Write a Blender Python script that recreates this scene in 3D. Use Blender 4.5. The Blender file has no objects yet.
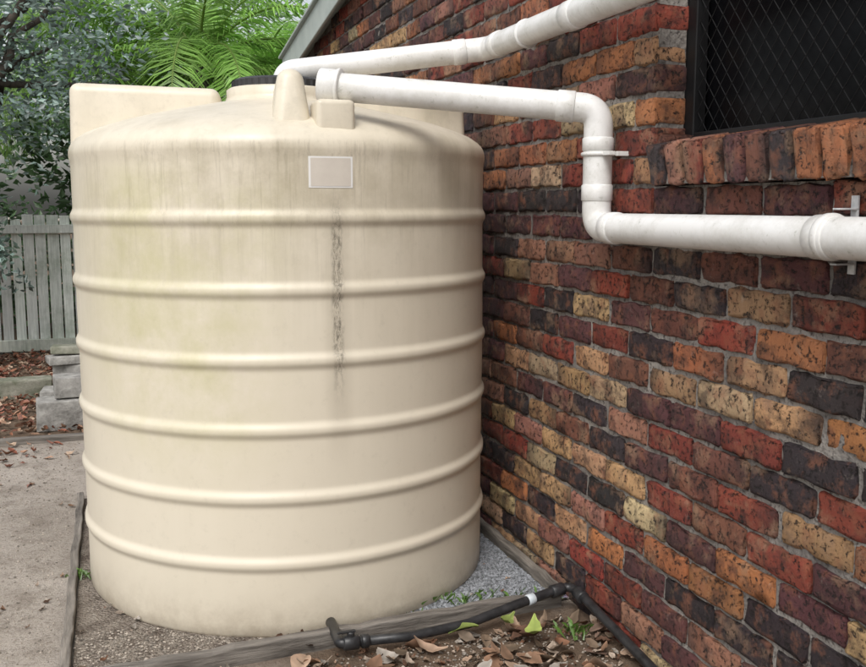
import bpy, math, random
import numpy as np
from mathutils import Vector, Matrix
random.seed(11); rng=np.random.default_rng(11)
scene=bpy.context.scene
R=math.radians

# ---------------------------------------------------------------- helpers
def link(o,parent=None):
    scene.collection.objects.link(o)
    if parent: o.parent=parent
    return o
def empty(name,loc=(0,0,0)):
    e=bpy.data.objects.new(name,None); e.empty_display_size=.2
    return link(e)
def mesh_obj(name,verts,faces,mat=None,smooth=False,parent=None,cols=None):
    me=bpy.data.meshes.new(name)
    if isinstance(verts,np.ndarray): verts=verts.tolist()
    if isinstance(faces,np.ndarray): faces=faces.tolist()
    me.from_pydata(verts,[],faces); me.update()
    if cols is not None:
        c=np.ones((len(verts),4)); c[:,:3]=cols
        a=me.color_attributes.new('Col','FLOAT_COLOR','POINT')
        a.data.foreach_set('color',c.ravel())
    if smooth: me.polygons.foreach_set('use_smooth',[True]*len(me.polygons))
    if mat: me.materials.append(mat)
    return link(bpy.data.objects.new(name,me),parent)
class Geo:
    def __init__(s): s.v=[];s.f=[];s.c=[]
    def add(s,v,f,c=(1,1,1)):
        o=len(s.v); s.v+= [tuple(p) for p in v]; s.f+=[tuple(i+o for i in q) for q in f]; s.c+=[c]*len(v)
    def box(s,x0,x1,y0,y1,z0,z1,c=(1,1,1),jit=0,rot=0):
        v=[(x,y,z) for x in(x0,x1) for y in(y0,y1) for z in(z0,z1)]
        if rot:
            cx,cy=(x0+x1)/2,(y0+y1)/2; ca,sa=math.cos(rot),math.sin(rot)
            v=[(cx+(x-cx)*ca-(y-cy)*sa,cy+(x-cx)*sa+(y-cy)*ca,z) for x,y,z in v]
        if jit: v=[tuple(a+random.uniform(-jit,jit) for a in p) for p in v]
        s.add(v,[(0,1,3,2),(4,6,7,5),(0,4,5,1),(2,3,7,6),(0,2,6,4),(1,5,7,3)],c)
    def obj(s,name,mat,smooth=False,parent=None,bevel=0,seg=2):
        o=mesh_obj(name,s.v,s.f,mat,smooth,parent,np.array(s.c))
        if bevel:
            m=o.modifiers.new('b','BEVEL'); m.width=bevel; m.segments=seg; m.limit_method='ANGLE'
        return o
def tube(pts,rad,n=28,cap=True):
    pts=[Vector(p) for p in pts]
    if not hasattr(rad,'__len__'): rad=[rad]*len(pts)
    t0=(pts[1]-pts[0]).normalized()
    nrm=t0.orthogonal().normalized(); V=[];F=[]
    for i,p in enumerate(pts):
        if i==0:t=t0
        elif i==len(pts)-1:t=(pts[-1]-pts[-2]).normalized()
        else:
            t=((pts[i+1]-p).normalized()+(p-pts[i-1]).normalized())
            t=t.normalized() if t.length>1e-6 else t0
        nrm=(nrm-t*nrm.dot(t)).normalized(); b=t.cross(nrm)
        for k in range(n):
            a=2*math.pi*k/n; V.append(p+(nrm*math.cos(a)+b*math.sin(a))*rad[i])
    for i in range(len(pts)-1):
        for k in range(n):
            F.append((i*n+k,i*n+(k+1)%n,(i+1)*n+(k+1)%n,(i+1)*n+k))
    if cap:
        F.append(tuple(range(n))[::-1]); F.append(tuple((len(pts)-1)*n+k for k in range(n)))
    return V,F
def fillet(c,r,n=10):
    c=[Vector(p) for p in c]; out=[c[0]]
    for i in range(1,len(c)-1):
        a=(c[i-1]-c[i]).normalized(); b=(c[i+1]-c[i]).normalized()
        ang=a.angle(b); d=min(r/math.tan(ang/2),.45*(c[i-1]-c[i]).length,.45*(c[i+1]-c[i]).length)
        p0=c[i]+a*d;p1=c[i]+b*d
        for k in range(n+1):
            t=k/n; out.append(p0*(1-t)**2+c[i]*2*t*(1-t)+p1*t*t)
    out.append(c[-1]); return out
def shade_auto(o,ang=35):
    me=o.data
    me.polygons.foreach_set('use_smooth',[True]*len(me.polygons))
    try: me.set_sharp_from_angle(angle=R(ang))
    except Exception: pass

# ---------------------------------------------------------------- node materials
class NT:
    def __init__(s,name):
        s.m=bpy.data.materials.new(name); s.m.use_nodes=True
        s.t=s.m.node_tree; s.b=s.t.nodes['Principled BSDF']
        s.tc=s.t.nodes.new('ShaderNodeTexCoord')
    def n(s,t,**k):
        x=s.t.nodes.new(t)
        for a,b in k.items(): setattr(x,a,b)
        return x
    def put(s,sock,val):
        if isinstance(val,bpy.types.NodeSocket): s.t.links.new(val,sock)
        elif hasattr(val,'__len__') and len(val)==3 and sock.type=='RGBA': sock.default_value=(*val,1)
        else: sock.default_value=val
    def noise(s,scale,detail=4,rough=.6,vec=None,sc=None):
        x=s.n('ShaderNodeTexNoise'); x.inputs['Scale'].default_value=scale
        x.inputs['Detail'].default_value=detail; x.inputs['Roughness'].default_value=rough
        v=vec or s.tc.outputs['Object']
        if sc:
            mp=s.n('ShaderNodeMapping'); mp.inputs['Scale'].default_value=sc; s.put(mp.inputs['Vector'],v); v=mp.outputs[0]
        s.put(x.inputs['Vector'],v); return x.outputs['Fac']
    def voro(s,scale,feature='F1',out='Distance'):
        x=s.n('ShaderNodeTexVoronoi',feature=feature); x.inputs['Scale'].default_value=scale
        s.put(x.inputs['Vector'],s.tc.outputs['Object']); return x.outputs[out]
    def ramp(s,fac,a,b,ca=(0,0,0),cb=(1,1,1)):
        x=s.n('ShaderNodeValToRGB'); e=x.color_ramp.elements
        e[0].position=a;e[0].color=(*ca,1);e[1].position=b;e[1].color=(*cb,1)
        s.put(x.inputs[0],fac); return x.outputs['Color']
    def mix(s,fac,a,b,mode='MIX'):
        x=s.n('ShaderNodeMix',data_type='RGBA',blend_type=mode)
        s.put(x.inputs['Factor'],fac); s.put(x.inputs['A'],a); s.put(x.inputs['B'],b)
        return x.outputs['Result']
    def math(s,op,a,b=0.0,c=None):
        x=s.n('ShaderNodeMath',operation=op); s.put(x.inputs[0],a); s.put(x.inputs[1],b)
        if c is not None: s.put(x.inputs[2],c)
        return x.outputs[0]
    def xyz(s):
        x=s.n('ShaderNodeSeparateXYZ'); s.put(x.inputs[0],s.tc.outputs['Object']); return x.outputs
    def band(s,v,a,b,c,d):
        x=s.n('ShaderNodeMapRange',interpolation_type='SMOOTHSTEP'); s.put(x.inputs[0],v); x.inputs[1].default_value=a;x.inputs[2].default_value=b
        y=s.n('ShaderNodeMapRange',interpolation_type='SMOOTHSTEP'); s.put(y.inputs[0],v); y.inputs[1].default_value=c;y.inputs[2].default_value=d
        return s.math('MULTIPLY',x.outputs[0],s.math('SUBTRACT',1.0,y.outputs[0]))
    def attr(s):
        x=s.n('ShaderNodeAttribute',attribute_name='Col'); return x.outputs['Color']
    def fin(s,col,rough=.8,bump=None,bs=.3,bd=.01,spec=.5):
        s.put(s.b.inputs['Base Color'],col); s.put(s.b.inputs['Roughness'],rough)
        s.b.inputs['Specular IOR Level'].default_value=spec
        if bump is not None:
            x=s.n('ShaderNodeBump'); x.inputs['Strength'].default_value=bs; x.inputs['Distance'].default_value=bd
            s.put(x.inputs['Height'],bump); s.put(s.b.inputs['Normal'],x.outputs[0])
        return s.m

def m_brick():
    n=NT('brick'); c=n.attr()
    big=n.noise(12,6,.7); c=n.mix(n.ramp(big,.49,.63),c,n.mix(.72,c,(.045,.028,.028)))
    hue=n.noise(17,5,.65); c=n.mix(n.ramp(hue,.52,.66),c,n.mix(.55,c,(.36,.14,.075)))
    hue2=n.noise(9,5,.65); c=n.mix(n.math('MULTIPLY',n.ramp(hue2,.54,.67),.55),c,(.46,.29,.18))
    pit=n.noise(62,5,.75); c=n.mix(n.ramp(pit,.565,.61),c,n.mix(.9,c,(.016,.012,.012)))
    pale=n.noise(30,9,.85); c=n.mix(n.math('MULTIPLY',n.ramp(pale,.58,.72),.55),c,(.54,.47,.41))
    h=n.math('SUBTRACT',n.noise(44,9,.85),n.math('MULTIPLY',n.ramp(pit,.54,.62),.8))
    return n.fin(c,.6,h,1.0,.012,.45)
def m_mortar():
    n=NT('mortar'); a=n.noise(3.5,7,.7); c=n.mix(n.ramp(a,.35,.68),(.14,.128,.12),(.40,.37,.335)); d=n.noise(70,4)
    c=n.mix(n.ramp(d,.52,.68),c,(.08,.07,.065)); return n.fin(c,.95,n.noise(90,6),1,.008,.1)
def m_tank():
    n=NT('tank_poly'); x,y,z=n.xyz()
    bl0=n.noise(1.6,5,.6); c=n.mix(bl0,(.64,.575,.46),(.71,.655,.54))
    st=n.noise(1.0,5,.6,sc=(11,11,.6)); patch=n.noise(1.5,5)
    topz=n.band(z,.6,1.45,1.9,2.5)
    f=n.math('MULTIPLY',n.ramp(st,.40,.70),n.math('MULTIPLY_ADD',topz,.42,.07))
    f=n.math('MULTIPLY',f,n.ramp(patch,.33,.6))
    c=n.mix(f,c,(.38,.335,.235))
    side=n.band(z,1.0,1.5,1.56,1.585); leftw=n.math('MULTIPLY_ADD',n.band(x,-.9,-.5,.0,.5),.6,.4)
    st2=n.noise(1.0,5,.8,sc=(60,60,3)); c=n.mix(n.math('MULTIPLY',n.ramp(st2,.52,.72),n.math('MULTIPLY',side,n.math('MULTIPLY',leftw,.5))),c,(.24,.20,.14))
    grime=n.noise(3,7,.75); c=n.mix(n.math('MULTIPLY',n.ramp(grime,.42,.66),n.math('MULTIPLY',side,n.math('MULTIPLY',leftw,.55))),c,(.34,.29,.19))
    bl=n.noise(2.4,6,.75); al=n.math('MULTIPLY',n.band(z,.35,.95,1.4,1.56),n.band(x,-.76,-.56,-.40,.0))
    c=n.mix(n.math('MULTIPLY',al,n.math('MULTIPLY',n.ramp(bl,.38,.62),.55)),c,(.44,.42,.19))
    mot=n.noise(28,6,.75); c=n.mix(n.math('MULTIPLY',n.ramp(mot,.55,.72),.12),c,(.25,.22,.16))
    wob=n.noise(1.0,3,.6,sc=(3,3,7)); xs=n.math('ADD',x,n.math('MULTIPLY_ADD',wob,.03,-.015))
    sb=n.math('MULTIPLY',n.band(xs,.004,.022,.034,.054),n.band(z,.72,.98,1.25,1.45))
    front=n.math('LESS_THAN',y,0.0)
    sp=n.ramp(n.noise(1,7,.85,sc=(110,110,32)),.45,.58)
    sb=n.math('MULTIPLY',n.math('MULTIPLY',sb,front),sp)
    c=n.mix(n.math('MULTIPLY',sb,.85),c,(.06,.055,.045))
    gl=n.math('MULTIPLY',n.band(xs,-.03,.02,.04,.09),n.band(z,.5,.8,1.3,1.5)); gl=n.math('MULTIPLY',gl,front)
    c=n.mix(n.math('MULTIPLY',gl,.26),c,(.28,.24,.18))
    ns=n.noise(9,6,.75); bz=n.band(z,-.5,-.4,.0,.2)
    c=n.mix(n.math('MULTIPLY',bz,n.math('MULTIPLY',n.ramp(ns,.3,.65),.6)),c,(.30,.24,.17))
    dm=n.band(z,1.57,1.62,3,4); c=n.mix(n.math('MULTIPLY',dm,n.math('MULTIPLY',n.ramp(n.noise(7,8,.8),.48,.72),.3)),c,(.36,.32,.25))
    return n.fin(c,n.math('MULTIPLY_ADD',st,.18,.30),n.noise(4,3),.06,.02,.5)
def m_pvc():
    n=NT('white_pvc'); a=n.noise(6,6,.75); c=n.mix(n.ramp(a,.42,.75),(.77,.77,.76),(.54,.53,.49))
    b=n.noise(38,6,.75); c=n.mix(n.math('MULTIPLY',n.ramp(b,.58,.70),.45),c,(.22,.23,.16))
    return n.fin(c,.35,None)
def m_flat(name,c1,c2,sc=8,rough=.8,bs=.4,bd=.005,stretch=None,spec=.4):
    n=NT(name); a=n.noise(sc,6,.65,sc=stretch); return n.fin(n.mix(n.ramp(a,.3,.7),c1,c2),rough,a,bs,bd,spec)
def m_ground():
    n=NT('dirt'); x,y,z=n.xyz()
    a=n.noise(1.3,6,.6); b=n.noise(7,8,.75); s=n.noise(110,4,.75); s2=n.noise(40,5,.75)
    c=n.mix(n.ramp(a,.35,.65),(.38,.33,.28),(.54,.48,.42))
    c=n.mix(n.math('MULTIPLY',n.ramp(b,.48,.64),.7),c,(.25,.21,.17))
    c=n.mix(n.math('MULTIPLY',n.ramp(s2,.54,.66),.6),c,(.15,.125,.10))
    c=n.mix(n.math('MULTIPLY',n.ramp(s,.56,.64),.6),c,(.11,.09,.07))
    c=n.mix(n.math('MULTIPLY',n.ramp(s,.34,.42,(1,1,1),(0,0,0)),.6),c,(.68,.63,.57))
    soil=n.mix(b,(.09,.065,.045),(.24,.17,.12))
    wob=n.math('MULTIPLY_ADD',n.noise(4,4),.5,-.25)
    f1=n.math('MULTIPLY',n.band(n.math('ADD',x,wob),.1,.6,9,10),n.band(n.math('ADD',y,wob),-9,-8,2.75,3.0))
    f2=n.band(n.math('ADD',y,wob),5.8,6.0,90,100)
    c=n.mix(n.math('MAXIMUM',f1,f2),c,soil)
    h=n.math('ADD',b,n.math('ADD',s2,n.math('MULTIPLY',s,.5)))
    return n.fin(c,.95,h,.9,.02,.2)
def m_gravelbed():
    n=NT('gravel_bed'); v=n.voro(110,out='Color'); d=n.voro(110)
    x,y,z=n.xyz()
    g=n.mix(.75,v,(.24,.25,.265))
    b=n.noise(14,7,.75); s=n.noise(100,4,.75)
    dirt=n.mix(n.ramp(b,.35,.65),(.13,.10,.08),(.38,.33,.275)); dirt=n.mix(n.math('MULTIPLY',n.ramp(s,.54,.62),.7),dirt,(.06,.05,.04))
    f=n.band(n.math('ADD',x,n.math('MULTIPLY_ADD',n.noise(3,5),.5,-.25)),.7,1.05,9,10)
    return n.fin(n.mix(f,dirt,g),.9,n.math('SUBTRACT',n.noise(60,6,.7),d),.9,.015,.3)
def m_leaf(name,tr=.25,rough=.45,spec=.5):
    n=NT(name); c=n.attr(); v=n.noise(30,2); c=n.mix(n.math('MULTIPLY',v,.3),c,(.02,.03,.01))
    n.fin(c,rough,None,spec=spec)
    if tr:
        t=n.n('ShaderNodeBsdfTranslucent'); n.put(t.inputs[0],c); m=n.n('ShaderNodeMixShader'); m.inputs[0].default_value=tr
        n.t.links.new(n.b.outputs[0],m.inputs[1]); n.t.links.new(t.outputs[0],m.inputs[2])
        n.t.links.new(m.outputs[0],n.t.nodes['Material Output'].inputs[0])
    return n.m
MB=m_brick(); MM=m_mortar(); MT=m_tank(); MP=m_pvc(); MG=m_ground(); MGB=m_gravelbed()
M_timber=m_flat('weathered_timber',(.06,.052,.045),(.29,.26,.225),1,.9,.9,.01,(40,4,40))
M_timber2=m_flat('weathered_timber_b',(.06,.052,.045),(.27,.245,.215),1,.9,.9,.01,(4,40,40))
def m_fence():
    n=NT('fence_timber'); a=n.noise(1,6,.7,sc=(50,50,3)); c=n.mix(n.ramp(a,.3,.7),(.42,.45,.42),(.80,.83,.78))
    b=n.noise(3,5,.7); c=n.mix(n.math('MULTIPLY',n.ramp(b,.48,.68),.55),c,(.22,.28,.20)); c=n.mix(1.0,c,n.attr(),'MULTIPLY')
    return n.fin(c,.9,a,.4,.004,.2)
MF=m_fence()
M_black=m_flat('black_poly',(.012,.012,.013),(.04,.04,.042),30,.35,.1)
M_frame=m_flat('black_aluminium',(.006,.006,.007),(.010,.010,.011),20,.5,.05)
M_mesh=m_flat('screen_mesh',(.012,.012,.013),(.022,.022,.023),20,.6,.05,spec=.2)
M_glass=m_flat('dark_glass',(.003,.003,.004),(.006,.006,.007),3,.25,.02,spec=.1)
M_lid=m_flat('black_lid',(.02,.02,.022),(.05,.05,.052),12,.5,.1)
M_metal=m_flat('galvanised',(.35,.36,.37),(.6,.6,.6),40,.4,.1)
M_blue=m_flat('pale_fitting',(.35,.42,.47),(.6,.63,.65),40,.5,.1)
M_label=m_flat('faded_label',(.54,.49,.43),(.63,.58,.51),10,.45,.02)
M_labw=m_flat('label_border',(.72,.71,.69),(.78,.77,.75),10,.45,.02)
M_barge=m_flat('painted_barge',(.38,.43,.41),(.50,.55,.52),4,.6,.05)
M_roof=m_flat('roof_sheet',(.12,.12,.12),(.2,.2,.19),4,.7,.1)
M_conc=m_flat('concrete_block',(.13,.125,.115),(.40,.39,.365),14,.95,.9,.015)
M_moss=m_flat('mossy_timber',(.07,.085,.045),(.32,.31,.26),9,.95,.8,.02)
M_bark=m_flat('bark',(.035,.03,.025),(.13,.11,.09),14,.95,.9,.02)
ML=m_leaf('foliage',.3,.35,.8); MPalm=m_leaf('palm_leaf',.45,.4,.5); MDL=m_leaf('dead_leaf',.1,.8,.2); MST=m_leaf('stone',0,.9,.3)

# ---------------------------------------------------------------- camera
W=1.49; H=1.38
cam=bpy.data.cameras.new('camera'); co=link(bpy.data.objects.new('camera',cam))
cam.sensor_width=36; cam.lens=950/866*36; cam.clip_end=500; cam.clip_start=.05
co.location=(0,0,H); co.rotation_euler=(R(90-7.7),0,-R(18.9)); scene.camera=co

# ---------------------------------------------------------------- ground
g=mesh_obj('ground',[(-60,-60,0),(60,-60,0),(60,120,0),(-60,120,0)],[(0,1,2,3)],MG)
mesh_obj('gravel_pad',[(-.15,2.79,.012),(1.485,2.86,.012),(1.485,4.62,.012),(-.15,4.62,.012)],[(0,1,2,3)],MGB)

# ---------------------------------------------------------------- water tank
TC=(.639,3.604); TR=.753
tank=empty('water_tank'); tank.location=(TC[0],TC[1],0)
prof=[(0,-.004),(.70,-.004),(.735,.002),(.748,.022)]
ribs=[.253,.467,.684,.902,1.12,1.34]
zs=[.06]
for rz in ribs:
    for k in range(-9,10): zs.append(rz+k*.0042)
zs+= [.12,.36,.575,.79,1.01,1.23,1.42,1.5]
for z in sorted(zs):
    r=TR-.004
    for rz in ribs:
        d=(z-rz)/.020
        r+=.0115*math.exp(-abs(d)**2.6)
        r-=.002*math.exp(-((z-rz)/.034)**2)
    prof.append((r,z))
prof+=[(TR-.003,1.53),(TR+.001,1.545),(TR+.001,1.56),(TR-.002,1.574),(TR-.010,1.590),(TR-.025,1.605),(.70,1.624),(.65,1.645),(.58,1.668),(.50,1.689),(.40,1.712),(.30,1.734),(.225,1.749),(.205,1.756),(.20,1.77),(.20,1.795),(.19,1.802),(0,1.802)]
n=200;V=[];F=[]
for r,z in prof:
    for k in range(n):
        a=2*math.pi*k/n
        w=.0015*math.sin(3*a+z*2)+.001*math.sin(7*a+z*5)+.0006*math.sin(17*a+z*9)
        V.append(((max(r,.0001)+w*(r>.3))*math.cos(a),(max(r,.0001)+w*(r>.3))*math.sin(a),z))
for i in range(len(prof)-1):
    for k in range(n): F.append((i*n+k,i*n+(k+1)%n,(i+1)*n+(k+1)%n,(i+1)*n+k))
body=mesh_obj('tank_body',V,F,MT,True,tank)
def lug(name,az,r0,r1,w,zt,zb=1.50,flare=.02,lean=.012):
    a=R(az); rd=Vector((math.cos(a),math.sin(a),0)); td=Vector((-math.sin(a),math.cos(a),0))
    V=[]
    for rr,zz,ww in ((r0,zb,w+2*flare),(r1,zb,w+2*flare),(r1-lean,zt,w),(r0-.0,zt-.012,w)):
        for s in(-1,1): V.append(rd*rr+td*(s*ww/2)+Vector((0,0,zz)))
    F=[(0,1,3,2),(2,3,5,4),(4,5,7,6),(6,7,1,0),(0,2,4,6),(1,7,5,3)]
    o=mesh_obj(name,V,F,MT,True,tank)
    m=o.modifiers.new('b','BEVEL'); m.width=.034; m.segments=6
    return o
lug('lug_left',171,.22,TR-.010,.18,1.808,1.49,.02,.004)
lug('lug_right',9,.22,TR-.010,.18,1.798,1.49,.02,.004)
lug('lug_back',90,.25,TR-.018,.20,1.79,1.49)
lug('lug_inlet',-97.5,.35,.70,.075,1.80,1.50,.04,.07)
LZ=-.030
V,F=tube([(0,0,1.825+LZ),(0,0,1.858+LZ),(0,0,1.866+LZ)],[.178,.178,.165],64); o=mesh_obj('strainer_lid',V,F,M_lid,False,tank); shade_auto(o)
G=Geo()
for k in range(40):
    a=2*math.pi*k/40; G.box(.176*math.cos(a)-.005,.176*math.cos(a)+.005,.176*math.sin(a)-.005,.176*math.sin(a)+.005,1.828+LZ,1.856+LZ)
G.obj('lid_grips',M_lid,parent=tank)
G=Geo(); G.box(-.02,.10,-.715,-.60,1.56,1.700); G.obj('pipe_socket',MT,True,tank,.016,4)
def patch(a0,a1,z0,z1,r,nm,mat):
    V=[];F=[];m=16
    for i in range(m+1):
        a=R(a0+(a1-a0)*i/m)
        for zz in(z0,z1):
            w=.0015*math.sin(3*a+zz*2)+.001*math.sin(7*a+zz*5)+.0006*math.sin(17*a+zz*9)
            V.append(((r+w)*math.cos(a),(r+w)*math.sin(a),zz))
    for i in range(m): F.append((2*i,2*i+2,2*i+3,2*i+1))
    mesh_obj(nm,V,F,mat,True,tank)
patch(-94.3,-83.8,1.432,1.526,TR-.0028,'label_border',M_labw)
patch(-93.8,-84.3,1.437,1.521,TR-.0020,'label_face',M_label)

# ---------------------------------------------------------------- pvc pipes
PR=.044
def ring(parent,name,p,d,l,r,mat=MP):
    p=Vector(p);d=Vector(d).normalized()
    V,F=tube([p-d*l/2,p-d*(l/2-.003),p+d*(l/2-.003),p+d*l/2],[r-.003,r,r,r-.003],40)
    o=mesh_obj(name,V,F,mat,False,parent); shade_auto(o,50)
p1=empty('overflow_pipe')
A=(.655,3.01,1.752);B=(1.425,2.615,1.668);C=(1.425,2.615,1.312);D=(1.425,-2.5,1.316)
pts=fillet([A,B,C,D],.06,12)
V,F=tube(pts,PR,40); o=mesh_obj('pipe_run',V,F,MP,False,p1); shade_auto(o,50)
dAB=Vector(B)-Vector(A)
ring(p1,'end_collar',Vector(A)+dAB.normalized()*.03,dAB,.06,.054)
ring(p1,'end_rim',Vector(A)+dAB.normalized()*.062,dAB,.012,.058)
ring(p1,'collar_elbow_in',Vector(B)-dAB.normalized()*.10,dAB,.055,.0475)
ring(p1,'collar_elbow_down',(B[0],B[1],B[2]-.105),(0,0,1),.04,.0475)
ring(p1,'collar_lower_down',(B[0],B[1],C[2]+.105),(0,0,1),.05,.0475)
ring(p1,'collar_lower_out',(B[0],B[1]-.105,C[2]),(0,1,0),.05,.0475)
ring(p1,'joint_collar',(B[0],1.62,C[2]+.001),(0,1,0),.06,.0475)
ring(p1,'clamp_band',(B[0],B[1],B[2]-.135),(0,0,1),.012,.051)
G=Geo(); G.box(B[0]+.03,W+.005,B[1]-.065,B[1]-.05,B[2]-.142,B[2]-.128); G.box(B[0]-.01,B[0]+.012,B[1]-.085,B[1]-.045,B[2]-.141,B[2]-.129)
G.obj('clamp_lug',MP,parent=p1,bevel=.002)
G=Geo(); G.box(W-.008,W-.003,1.60,1.62,1.235,1.40); G.box(B[0]+.01,W-.004,1.60,1.62,1.37,1.374); G.box(B[0]+.01,W-.004,1.60,1.62,1.255,1.259)
G.obj('wall_strap',M_metal,parent=p1,bevel=.001)
ring(p1,'strap_band',(B[0],1.61,1.314),(0,1,0),.02,.050)
p2=empty('inlet_pipe')
E=(.66,3.66,1.875);Fp=(1.405,3.46,1.97);Gp=(1.405,-1.0,1.955)
pts=fillet([(.66,3.66,1.78),E,Fp,Gp],.06,12)
V,F=tube(pts,PR,40); o=mesh_obj('pipe_run',V,F,MP,False,p2); shade_auto(o,50)
ring(p2,'collar_a',Vector(Fp)+Vector((0,-.11,0)),(0,1,0),.05,.0475)
dEF=Vector(Fp)-Vector(E)
ring(p2,'collar_b',Vector(Fp)-dEF.normalized()*.11,dEF,.05,.0475)
ring(p2,'collar_c',(1.405,2.75,1.967),(0,1,0),.07,.0475)
for i,yv in enumerate((3.1,2.2)):
    ring(p2,'clip_%d'%i,(1.405,yv,1.967),(0,1,0),.014,.050)
    G=Geo(); G.box(1.44,W+.004,yv-.007,yv+.007,1.96,1.975); G.obj('clip_stem_%d'%i,M_metal,parent=p2)

# ---------------------------------------------------------------- brick house
house=empty('brick_house')
def axis(h,r,mid):
    return np.array([-h,-h+r*.4,-h+r]+[(-1+2*(i+1)/(mid+1))*(h-r) for i in range(mid)]+[h-r,h-r*.4,h])
def brick_template(L,D,Hh,r=.011,mids=(0,5,1)):
    ax=[axis(D/2,r,mids[0]),axis(L/2,r,mids[1]),axis(Hh/2,r,mids[2])]
    N=[len(a) for a in ax]; idx={};v=[]
    for i in range(N[0]):
        for j in range(N[1]):
            for k in range(N[2]):
                if i in(0,N[0]-1) or j in(0,N[1]-1) or k in(0,N[2]-1):
                    idx[i,j,k]=len(v); v.append((ax[0][i],ax[1][j],ax[2][k]))
    f=[]
    for i in(0,N[0]-1):
        for j in range(N[1]-1):
            for k in range(N[2]-1):
                q=(idx[i,j,k],idx[i,j+1,k],idx[i,j+1,k+1],idx[i,j,k+1]); f.append(q[::-1] if i==0 else q)
    for j in(0,N[1]-1):
        for i in range(N[0]-1):
            for k in range(N[2]-1):
                q=(idx[i,j,k],idx[i,j,k+1],idx[i+1,j,k+1],idx[i+1,j,k]); f.append(q[::-1] if j==0 else q)
    for k in(0,N[2]-1):
        for i in range(N[0]-1):
            for j in range(N[1]-1):
                q=(idx[i,j,k],idx[i+1,j,k],idx[i+1,j+1,k],idx[i,j+1,k]); f.append(q[::-1] if k==0 else q)
    v=np.array(v); inner=np.array([D/2-r,L/2-r,Hh/2-r])
    q=np.clip(v,-inner,inner); d=v-q; l=np.linalg.norm(d,axis=1,keepdims=True)
    v=q+d/np.maximum(l,1e-9)*r
    return v,np.array(f)
PAL={'char':(.044,.033,.037),'purp':(.135,.050,.052),'brn':(.22,.085,.055),'red':(.33,.066,.042),'org':(.54,.20,.085),'tan':(.60,.37,.19),'lt':(.66,.47,.29),'pink':(.42,.20,.14)}
def pick(y,z):
    w={'char':.21,'purp':.19,'brn':.15,'red':.14,'org':.08,'tan':.12,'lt':.06,'pink':.07}
    if z<1.15 and y<4: w['tan']+=.08;w['lt']+=.07;w['org']+=.03
    if z>1.4 and y<2.9: w['red']+=.25;w['org']+=.24;w['brn']+=.1;w['tan']-=.03
    if 1.2<z<1.42 and y<2.4: w['char']+=.22;w['red']+=.12
    if z>1.5 and y>3: w['org']+=.08;w['red']+=.08
    k=random.choices(list(w),list(w.values()))[0]
    c=np.array(PAL[k]); return np.clip(c*random.uniform(.75,1.22)*(1+rng.normal(0,.05,3)),.012,.8)
bv=[];bf=[];bc=[];off=0
def add_brick(cx,cy,cz,L,D,Hh,col,rot=None,jit=.0016):
    global off
    key=(round(L,3),round(D,3),round(Hh,3))
    if key not in TPL: TPL[key]=brick_template(L,D,Hh)
    v,f=TPL[key]; v=v.copy()
    ph=rng.uniform(0,6.28,5)
    v[:,0]+=.0022*np.sin(v[:,1]*45+ph[0])+.0016*np.sin(v[:,2]*80+ph[1])
    s=np.sign(v[:,2])
    v[:,2]+=.0016*np.sin(v[:,1]*38+ph[2])+s*.0018*np.sin(v[:,1]*66+ph[3])
    v[:,1]+=.002*np.sin(v[:,2]*70+ph[4])
    v+=rng.normal(0,jit,v.shape)
    v[:,2]+=v[:,1]*rng.normal(0,.009); v[:,0]+=v[:,1]*rng.normal(0,.013)
    if rot is not None: v=v@rot.T
    v+=np.array([cx,cy,cz]); bv.append(v); bf.append(f+off)
    cc=np.repeat(col[None],len(v),0)
    if random.random()<.32:
        e=random.choice([-1,1]); t=np.clip((TPL[key][0][:,1]*e/(L/2)-.2)/.8,0,1)[:,None]
        cc=cc*(1-t*.75)+np.array([.04,.028,.03])*t*.75
    bc.append(cc); off+=len(v)
TPL={}
YW=2.405; ZS=1.435; ZH=2.80; YW2=.35; Z0=ZS-17*.086; YEND=7.62
lower=lambda y:2.60+.133*(5.83-y)
for k in range(0,42):
    zc=Z0+k*.086+.043
    j=-13
    while True:
        y0=(YW if k%2==0 else YW+.12)+j*.24; y1=y0+.24
        j+=1
        if y0>YEND: break
        a,b=y0,min(y1,YEND)
        if zc>lower((a+b)/2)+.08: continue
        if zc>ZS and zc<ZH:
            if a<YW and b>YW: a=YW
            elif b<=YW+1e-4 and a>=YW2: continue
            elif a<YW2 and b>YW2: b=YW2
        if b-a<.05: continue
        L=round(b-a-.011,3)
        add_brick(W+.055+rng.normal(0,.0025),(a+b)/2+rng.normal(0,.002),zc+rng.normal(0,.0013),L,.11,.075,pick((a+b)/2,zc))
walls=mesh_obj('wall_bricks',np.vstack(bv),np.vstack(bf),MB,True,house,np.vstack(bc))
bv=[];bf=[];bc=[];off=0
rx=R(9); rot=np.array([[math.cos(rx),0,-math.sin(rx)],[0,1,0],[math.sin(rx),0,math.cos(rx)]])
y=YW-.085
while y>YW2:
    kk=random.choice(['red','brn','org','org','purp','char','pink','org','char','brn'])
    c=np.array(PAL[kk])*random.uniform(.85,1.2)+.008
    add_brick(1.541,y,1.505,.072,.20,.112,c,rot); y-=.0855
add_brick(W+.055,YW-.022,ZS+.043,.034,.11,.076,np.array(PAL['red'])); add_brick(W+.06,YW-.022,ZS+.115,.034,.11,.05,np.array(PAL['brn']))
sill=mesh_obj('window_sill',np.vstack(bv),np.vstack(bf),MB,True,house,np.vstack(bc))
G=Geo(); mx0=W+.011; mx1=W+.101
G.box(mx0,mx1,-3,YEND-.01,-.05,ZS-.002)
G.box(mx0,mx1,-3,YW2-.01,ZS-.002,3.6)
G.box(mx0,mx1,YW2-.01,YW+.009,ZH,3.05)
a,b=YW+.009,YEND-.01
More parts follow.
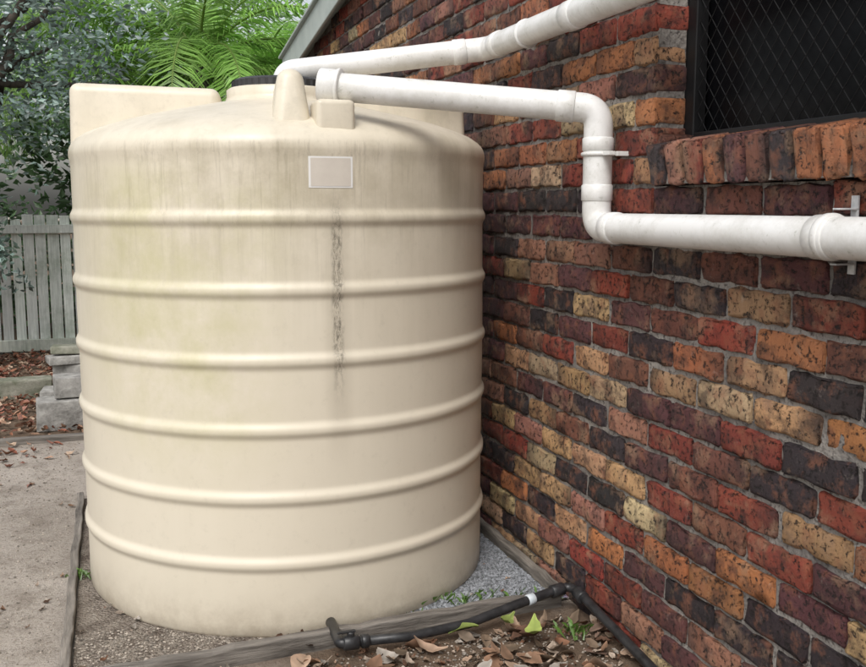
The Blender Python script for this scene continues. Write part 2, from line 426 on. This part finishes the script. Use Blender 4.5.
G.add([(mx0,a,ZS-.002),(mx0,b,ZS-.002),(mx0,b,lower(b)+.1),(mx0,a,lower(a)+.1),(mx1,a,ZS-.002),(mx1,b,ZS-.002),(mx1,b,lower(b)+.1),(mx1,a,lower(a)+.1)],
      [(0,3,2,1),(4,5,6,7),(0,4,7,3),(1,2,6,5),(3,7,6,2),(0,1,5,4)])
G.box(W-.030,W+.098,YW2,YW-.052,ZS+.003,ZS+.090)
G.obj('mortar_core',MM,parent=house)
G=Geo(); G.box(W+.146,W+.30,YW+.003,YEND-.02,.0,2.3); G.box(W+.105,W+.301,-3,YW+.001,.0,ZS+.1)
G.box(W+.31,4.5,YEND-.2,YEND-.02,0,2.5)
G.obj('inner_wall',MM,parent=house)
fx=W+.104
G=Geo()
G.box(fx,fx+.04,YW-.035,YW+.02,ZS+.11,ZH-.002); G.box(fx,fx+.04,YW2,YW2+.035,ZS+.11,ZH-.002)
G.box(fx+.001,fx+.041,YW2+.035,YW-.035,ZS+.11,ZS+.150); G.box(fx+.001,fx+.041,YW2+.035,YW-.035,ZH-.04,ZH-.002)
G.box(fx+.002,fx+.038,1.38,1.42,ZS+.150,ZH-.04)
G.obj('window_frame',M_frame,parent=house,bevel=.003)
G=Geo()
y0,y1,z0,z1=YW2+.03,YW-.03,ZS+.145,ZH-.04
sp=.062
for sgn in(1,-1):
    c=-4.0
    while c<6:
        m=1.2*sgn; ya=y0;yb=y1
        if m>0: ya=max(ya,y0+(0-c)/m); yb=min(yb,y0+(z1-z0-c)/m)
        else: ya=max(ya,y0+(z1-z0-c)/m); yb=min(yb,y0+(0-c)/m)
        if yb-ya>.01:
            za=z0+m*(ya-y0)+c; zb=z0+m*(yb-y0)+c
            V,F=tube([(fx+.012+.0015*sgn,ya,za),(fx+.012+.0015*sgn,yb,zb)],.0013,6); G.add(V,F)
        c+=sp
G.obj('diamond_screen',M_mesh,parent=house)
G=Geo(); G.box(fx+.05,fx+.055,YW2,YW,ZS+.08,ZH); G.obj('window_glass',M_glass,parent=house)
def sloped(x0,x1,ya,yb,zoff0,zoff1,name,mat):
    V=[]
    for x in(x0,x1):
        for yv in(ya,yb):
            for o in(zoff0,zoff1): V.append((x,yv,lower(yv)+o))
    o=mesh_obj(name,V,[(0,1,3,2),(4,6,7,5),(0,4,5,1),(2,3,7,6),(0,2,6,4),(1,5,7,3)],mat,False,house)
    m=o.modifiers.new('b','BEVEL'); m.width=.004
sloped(1.385,1.405,-3,7.75,0,.19,'barge_board',M_barge)
sloped(1.36,1.409,-3,7.78,.192,.215,'barge_capping',M_barge)
sloped(1.407,W+.1,-3,7.7,.105,.115,'soffit',M_barge)
sloped(1.41,5.5,-3,7.78,.20,.23,'roof',M_roof)

# ---------------------------------------------------------------- timber edging around the tank pad
ed=empty('timber_edging')
def board(name,a,b,w,z1,mat):
    a=Vector((*a,0));b=Vector((*b,0));d=(b-a).normalized();nn=Vector((-d.y,d.x,0))*w/2
    N=24;V=[];F=[]
    for i in range(N+1):
        p=a+(b-a)*i/N; j=Vector((random.uniform(-.003,.003),random.uniform(-.003,.003),0)); zz=z1+random.uniform(-.005,.005)
        V+=[p-nn+j+Vector((0,0,-.03)),p-nn+j+Vector((0,0,zz)),p+nn+j+Vector((0,0,zz)),p+nn+j+Vector((0,0,-.03))]
    for i in range(N):
        o=4*i
        for q in range(3): F.append((o+q,o+q+1,o+4+q+1,o+4+q))
    F+= [(0,3,2,1),(4*N,4*N+1,4*N+2,4*N+3)]
    o=mesh_obj(name,V,F,mat,False,ed); m=o.modifiers.new('b','BEVEL'); m.width=.005;m.segments=2; m.limit_method='ANGLE'
board('board_left',(-.172,2.70),(-.165,4.63),.030,.040,M_timber)
board('board_front',(-.15,2.745),(1.44,2.845),.040,.055,M_timber2)
board('board_wall',(1.452,2.87),(1.456,4.63),.032,.055,M_timber)
board('board_back',(-.14,4.64),(1.43,4.64),.036,.045,M_timber2)

# ---------------------------------------------------------------- black poly pipe with valve
bp=empty('poly_pipe')
pts=fillet([(.66,2.690,.052),(.85,2.695,.040),(1.05,2.712,.045),(1.25,2.75,.070),(1.455,2.80,.085),(1.462,2.70,.075),(1.45,2.2,.035),(1.44,1.2,.02)],.05,6)
V,F=tube(pts,.0155,20); o=mesh_obj('pipe_run',V,F,M_black,True,bp)
ring(bp,'joiner',(1.29,2.760,.073),(1,.2,.05),.03,.0185,M_blue)
ring(bp,'tee_collar',(1.40,2.785,.080),(1,.2,.05),.05,.022,M_black)
ring(bp,'tee_collar_b',(1.459,2.73,.077),(0,1,.1),.05,.022,M_black)
ring(bp,'valve_body',(.655,2.69,.052),(1,.0,-.05),.05,.023,M_black)
ring(bp,'valve_nut',(.70,2.692,.049),(1,0,-.05),.025,.022,M_black)
V,F=tube(fillet([(.65,2.69,.052),(.622,2.69,.054),(.630,2.87,.05)],.025,6),.017,18); mesh_obj('valve_elbow',V,F,M_black,True,bp)
V,F=tube([(.655,2.69,.07),(.655,2.69,.084),(.655,2.69,.087)],[.012,.012,.009],14); mesh_obj('valve_stem',V,F,M_black,False,bp)
G=Geo(); G.box(.612,.67,2.683,2.697,.085,.092); G.obj('valve_handle',M_black,parent=bp,bevel=.003)

# ---------------------------------------------------------------- fence
fen=empty('paling_fence'); G=Geo(); x=-7
while x<6:
    w=random.uniform(.085,.1); t=random.uniform(.65,1.15)
    h=1.27+random.uniform(-.03,.03); G.box(x,x+w,9.6,9.618,.0,h,(t,t*random.uniform(.98,1.03),t),.004); x+=w+random.uniform(.012,.03)
G.obj('palings',MF,parent=fen)
G=Geo(); G.box(-7,6,9.56,9.598,1.12,1.20); G.box(-7,6,9.555,9.597,.02,.13,(.8,.8,.75))
for px in(-4.4,-2.0,.4,2.8): G.box(px,px+.1,9.622,9.72,0,1.25)
G.obj('rails',MF,parent=fen,bevel=.004)

cb=empty('concrete_block_stack')
def cblock(nm,x0,x1,y0,y1,z0,z1,rot=0,mat=M_conc):
    G=Geo(); G.box(x0,x1,y0,y1,z0,z1,jit=.006,rot=rot)
    o=G.obj(nm,mat,True,cb,.008,3)
cblock('block_1',-.46,-.07,6.15,6.36,0,.19,.06); cblock('block_2',-.44,-.05,6.42,6.62,0,.2,-.04)
cblock('block_3',-.35,.04,6.2,6.4,.195,.32,.12); cblock('block_4',-.36,.0,6.45,6.66,.205,.36,.0)
cblock('block_5',-.40,-.02,6.45,6.62,.365,.42,.2); cblock('block_6',-.05,.3,6.0,6.2,0,.19,.3)
cblock('block_7',-.37,-.03,6.47,6.60,.425,.475,-.1,M_moss)
o=Geo(); o.box(-3.5,-.42,7.3,7.45,-.02,.13,jit=.012); o=o.obj('garden_sleeper',M_moss,False,bevel=.01,seg=2)
G=Geo(); G.box(-4,-.12,5.86,5.92,-.02,.035,jit=.006); G.obj('timber_kerb',M_timber2,bevel=.006)

# ---------------------------------------------------------------- foliage
def leafcloud(name,cent,cols,lmin,lmax,asp,mat,parent=None,droop=0.0):
    n=len(cent); u=rng.normal(size=(n,3)); u[:,2]=u[:,2]*.6-droop; u/=np.linalg.norm(u,axis=1,keepdims=True)
    w=rng.normal(size=(n,3)); w[:,2]*=.5; v=np.cross(u,w); v/=np.linalg.norm(v,axis=1,keepdims=True)
    L=rng.uniform(lmin,lmax,(n,1)); nn=np.cross(u,v)
    a=cent-u*L/2; b=cent+v*L*asp/2+nn*L*.06; c=cent+u*L/2; d=cent-v*L*asp/2+nn*L*.06
    V=np.stack([a,b,c,d],1).reshape(-1,3); F=np.arange(4*n).reshape(-1,4)
    C=np.repeat(cols,4,0); return mesh_obj(name,V,F,mat,False,parent,C)
def clumps(nc,nl,fn,spread):
    c=np.array([fn() for _ in range(nc)]); s=rng.uniform(.5,1.3,(nc,1,1))*spread
    p=c[:,None,:]+rng.normal(size=(nc,nl,3))*s*np.array([1,1,.7]); tone=rng.uniform(.45,1.5,(nc,1,1))
    return p.reshape(-1,3),np.repeat(tone,nl,1).reshape(-1,1)
def ell(cx,cy,cz,rx,ry,rz,hollow=.3):
    def f():
        while True:
            p=rng.uniform(-1,1,3); l=np.linalg.norm(p)
            if l<1 and l>hollow: return np.array([cx,cy,cz])+p*np.array([rx,ry,rz])
    return f
def limb(G,a,b,r0,r1,k=.12):
    a=Vector(a);b=Vector(b);pts=[];rr=[]
    for i in range(9):
        t=i/8; p=a.lerp(b,t)+Vector((random.uniform(-1,1),random.uniform(-1,1),0))*k*math.sin(t*3.14)*.5
        pts.append(p); rr.append(r0+(r1-r0)*t)
    G.add(*tube(pts,rr,10))
def tree(nm,base,top,cr,nc,nl,spread,base_col,lmin,lmax,r0=.14,asp=.42,extra=None):
    e=empty(nm); G=Geo(); limb(G,base,top,r0,r0*.55,.2)
    f=ell(*cr)
    for _ in range(16):
        q=f(); limb(G,Vector(base).lerp(Vector(top),random.uniform(.6,1)),q,r0*.35,.012,.3)
    p,t=clumps(nc,nl,f,spread); cols=np.clip(np.array(base_col)*t*rng.uniform(.6,1.6,(len(p),1)),0.005,.6)
    if extra:   # a drooping branch
        a,b,sag=extra; a=Vector(a);b=Vector(b)
        pts=[a.lerp(b,i/12)+Vector((0,0,sag*math.sin(math.pi*i/12))) for i in range(13)]
        G.add(*tube(pts,[.018-.013*i/12 for i in range(13)],8))
        def g():
            i=random.randint(3,12); return np.array(pts[i])+rng.normal(size=3)*np.array([.07,.07,.09])
        p2,t2=clumps(26,20,g,.055); c2=np.clip(np.array(base_col)*.8*t2*rng.uniform(.6,1.6,(len(p2),1)),0.005,.6)
        p=np.vstack([p,p2]); cols=np.vstack([cols,c2])
    G.obj('trunk_and_limbs',M_bark,True,e)
    leafcloud('crown',p,cols,lmin,lmax,asp,ML,e,.3)
    return e
tree('tree',(-1.25,8.9,0),(-1.1,8.8,2.4),(-1.25,8.7,3.1,1.6,.8,1.75,.1),250,60,.15,(.24,.34,.30),.05,.085,.13,extra=((-1.15,8.8,1.9),(-.78,8.1,.78),.12))
tree('shrub',(-1.35,8.6,0),(-1.25,8.4,1.0),(-1.25,8.4,1.2,.5,.4,.75,.1),40,40,.11,(.16,.25,.18),.05,.08,.04)
tree('tree',(1.9,14.5,0),(1.9,14.5,3),(1.8,14,3.2,3.2,1.3,1.7,.1),130,50,.28,(.20,.36,.13),.09,.15,.18)
tree('tree',(-2.5,13,0),(-2.4,13,3),(-2.4,12.8,3.0,2.6,1.2,2.0,.1),130,50,.26,(.16,.28,.14),.08,.14,.18)
p,t=clumps(560,40,lambda:np.array([rng.uniform(-5,5),rng.uniform(10.6,12.0),rng.uniform(0,2.3)]),.2)
cols=np.array((.11,.20,.085))*t*rng.uniform(.5,1.5,(len(p),1)); leafcloud('hedge',p,cols,.08,.15,.45,ML)
def palm(nm,c,nf,Lf,trunk_r=.11,seed=1,tilt=(.2,1.2)):
    rnd=random.Random(seed); e=empty(nm); G=Geo()
    G.add(*tube([(c[0],c[1],0),(c[0]+.03,c[1],c[2]*.5),(c[0],c[1],c[2])],[trunk_r*1.2,trunk_r,trunk_r*.8],16)); G.obj('trunk',M_bark,True,e)
    V=[];F=[];C=[]; S=Geo()
    for k in range(nf):
        az=k*2.4+rnd.uniform(-.3,.3); el=rnd.uniform(*tilt); L=Lf*rnd.uniform(.8,1.15)
        d=Vector((math.cos(az),math.sin(az),0)); pts=[]; p=Vector(c); a=el
        N=30
        for i in range(N+1):
            pts.append(p.copy()); p=p+(d*math.cos(a)+Vector((0,0,math.sin(a))))*L/N; a-=(1.75/N)*(.6+i/N)
        S.add(*tube(pts,[.014*(1-i/(N+1))+.003 for i in range(N+1)],6),c=(.3,.42,.1))
        tone=rnd.uniform(.7,1.25)
        for i in range(3,N):
            for m in (0,.33,.67):
                pp=pts[i].lerp(pts[i+1],m); T=(pts[i+1]-pts[i]).normalized(); side=T.cross(Vector((0,0,1))).normalized()
                t=i/N; ll=.42*math.sin(min(1,(t+.12))*3.0)**.6*L/2*rnd.uniform(.8,1.15)+.05
                for s in(-1,1):
                    dr=(side*s+T*rnd.uniform(.4,.8)+Vector((0,0,rnd.uniform(-.2,.3)))).normalized()
                    b=pp+dr*ll*.55+Vector((0,0,-.02)); tip=pp+dr*ll+Vector((0,0,-.3*ll-.02)); wv=T*.011
                    o=len(V); V+=[pp-wv*.5,pp+wv*.5,b+wv,b-wv,tip]; F+=[(o,o+1,o+2,o+3),(o+3,o+2,o+4)]
                    cc=np.array((.34,.60,.13))*tone*rnd.uniform(.6,1.3); C+=[cc]*5
    S.obj('ribs',MPalm,True,e)
    mesh_obj('fronds',[tuple(v) for v in V],F,MPalm,False,e,np.array(C))
palm('palm_tree',(.95,10.0,2.75),20,1.9,seed=3,tilt=(0,1.2))
palm('palm_tree',(1.75,11.2,2.8),16,2.0,seed=5)
palm('palm_tree',(.25,11.0,2.9),16,1.9,seed=9,tilt=(0,1.2))

# ---------------------------------------------------------------- dead leaves / pebbles
def leaves(name,spots,smin,smax,pal):
    V=[];F=[];C=[]
    for (x,y,z) in spots:
        s=random.uniform(smin,smax); w=s*random.uniform(.28,.6); a=random.uniform(0,6.28); curl=random.uniform(-.4,1.2); tilt=random.uniform(-.5,.5)*.7; roll=random.uniform(-.6,.6)
        M=Matrix.Translation((x,y,z+.005+abs(tilt)*s*.35))@Matrix.Rotation(a,4,'Z')@Matrix.Rotation(tilt,4,'Y')@Matrix.Rotation(roll,4,'X')
        o=len(V); N=8; c=np.array(random.choice(pal))*random.uniform(.6,1.3); fold=random.uniform(-.1,.9); bend=random.uniform(-.25,.25)
        for i in range(N+1):
            t=i/N; ww=w*.5*math.sin(math.pi*min(.98,max(.03,t**.85)))+.001; xx=(t-.5)*s; zz=curl*s*(t-.5)**2*1.3; yo=bend*s*(t-.5)**2*2
            for q in(-1,0,1):
                V.append(M@Vector((xx,yo+q*ww*random.uniform(.85,1.1),zz+abs(q)*ww*fold+random.uniform(-.003,.003)))); C.append(np.clip(c*(.65 if q==0 else random.uniform(.75,1.2)),0,.8))
        for i in range(N):
            for q in range(2): F.append((o+3*i+q,o+3*i+q+1,o+3*i+q+4,o+3*i+q+3))
    return mesh_obj(name,[tuple(v) for v in V],F,MDL,True,None,np.array(C))
PL=[(.34,.20,.13),(.26,.13,.08),(.46,.32,.23),(.50,.40,.32),(.15,.08,.055),(.34,.22,.17),(.33,.25,.19),(.46,.41,.36),(.24,.17,.12)]
sp=[]
for _ in range(230):
    x=min(1.47,random.gauss(1.12,.28)); y=random.uniform(1.9,2.70); sp.append((x,y,random.uniform(0,.02)))
for _ in range(30): sp.append((random.uniform(.2,.9),random.uniform(2.3,2.68),0))
for _ in range(4): sp.append((random.uniform(.42,.56),random.uniform(2.78,2.84),.015))
leaves('leaf_litter',sp,.035,.11,PL)
leaves('leaf_litter',[(random.uniform(.5,1.45),random.uniform(2.1,2.72),0) for _ in range(450)],.012,.035,PL)
leaves('green_leaf_litter',[(1.16,2.66,.05),(1.02,2.68,.03),(1.22,2.58,.04)],.07,.1,[(.36,.44,.12)])
sp=[(random.uniform(-2.6,.2),random.uniform(5.95,9.5),random.uniform(0,.03)) for _ in range(3800)]
sp+=[(random.uniform(-1.6,-.2),5.85-abs(random.gauss(0,.35)),0) for _ in range(70)]
leaves('leaf_litter',sp,.03,.08,[(.42,.19,.12),(.32,.12,.08),(.46,.28,.19),(.18,.08,.05),(.52,.38,.28),(.45,.22,.17)])
leaves('leaf_litter',[(random.uniform(-1.2,-.2),random.uniform(2.6,5.2),0) for _ in range(60)]+[(random.uniform(1.0,1.43),random.uniform(2.95,3.7),.015) for _ in range(16)]+[(random.uniform(-.14,.1),random.uniform(2.8,3.3),.015) for _ in range(12)],.010,.035,PL)
ico=[(0,0,1),(0,0,-1),(1,0,0),(-1,0,0),(0,1,0),(0,-1,0)]
icf=[(0,2,4),(0,4,3),(0,3,5),(0,5,2),(1,4,2),(1,3,4),(1,5,3),(1,2,5)]
def pebbles(name,pts,s0,s1,tint):
    V=[];F=[];C=[]
    for x,y,z in pts:
        s=random.uniform(s0,s1);o=len(V);a=random.uniform(0,6.28);g=random.uniform(.4,1.6)
        for p in ico:
            q=[p[0]*s*random.uniform(.7,1.3),p[1]*s*random.uniform(.6,1.1),p[2]*s*.6]
            V.append((x+q[0]*math.cos(a)-q[1]*math.sin(a),y+q[0]*math.sin(a)+q[1]*math.cos(a),z+q[2]+s*.3)); C.append(np.array(tint)*g)
        F+=[tuple(i+o for i in f) for f in icf]
    mesh_obj(name,V,F,MST,False,None,np.array(C))
pts=[]
while len(pts)<9000:
    x=random.uniform(.7,1.43);y=random.uniform(2.87,4.0)
    if math.hypot(x-TC[0],y-TC[1])>TR-.01 and random.random()<(x-.6)*1.6: pts.append((x,y,.012))
pebbles('gravel',pts,.004,.011,(.22,.23,.25))
pts=[(random.uniform(-1.6,-.2),random.uniform(1.8,5.85),0) for _ in range(4500)]+[(random.uniform(-.15,.8),random.uniform(2.78,3.1),.012) for _ in range(2000)]+[(random.uniform(0,1.4),random.uniform(2.2,2.7),0) for _ in range(2200)]
pts=[q for q in pts if math.hypot(q[0]-TC[0],q[1]-TC[1])>TR]
pebbles('grit',pts,.002,.007,(.34,.295,.25))
V=[];F=[];C=[]
for (x0,y0,nb) in [(1.02,3.0,30),(1.1,2.93,26),(1.38,2.6,30),(1.3,2.9,14),(-.14,3.6,14),(.9,2.93,16),(1.2,2.95,14)]:
    for _ in range(nb):
        x=x0+random.gauss(0,.03);y=y0+random.gauss(0,.02);a=random.uniform(0,6.28);l=random.uniform(.015,.045)
        o=len(V);dx,dy=math.cos(a),math.sin(a)
        V+=[(x-dy*.003,y+dx*.003,.01),(x+dy*.003,y-dx*.003,.01),(x+dx*l*.5+dy*.005,y+dy*l*.5-dx*.005,.01+l*.8),(x+dx*l,y+dy*l,.01+l)]
        F.append((o,o+1,o+2,o+3));C+=[np.array((.14,.27,.05))*random.uniform(.6,1.2)]*4
mesh_obj('weeds',V,F,ML,False,None,np.array(C))

# ---------------------------------------------------------------- light
w=bpy.data.worlds.new('World'); scene.world=w; w.use_nodes=True; t=w.node_tree; bg=t.nodes['Background']
sky=t.nodes.new('ShaderNodeTexSky'); sky.sky_type='NISHITA'; sky.sun_disc=False; sky.sun_elevation=R(52); sky.sun_rotation=R(215)
sky.air_density=1.3; sky.dust_density=4
hs=t.nodes.new('ShaderNodeHueSaturation'); hs.inputs['Saturation'].default_value=.35; hs.inputs['Value'].default_value=1.2
t.links.new(sky.outputs[0],hs.inputs['Color']); t.links.new(hs.outputs[0],bg.inputs[0]); bg.inputs[1].default_value=.15
sl=bpy.data.lights.new('sun','SUN'); sl.energy=1.5; sl.angle=R(30); sl.color=(1,.985,.96)
so=link(bpy.data.objects.new('sun',sl))
el=R(52); az=R(215)
d=Vector((math.sin(az)*math.cos(el),math.cos(az)*math.cos(el),math.sin(el)))
so.rotation_euler=d.to_track_quat('Z','Y').to_euler()
scene.view_settings.view_transform='Standard'; scene.view_settings.look='None'; scene.view_settings.exposure=0
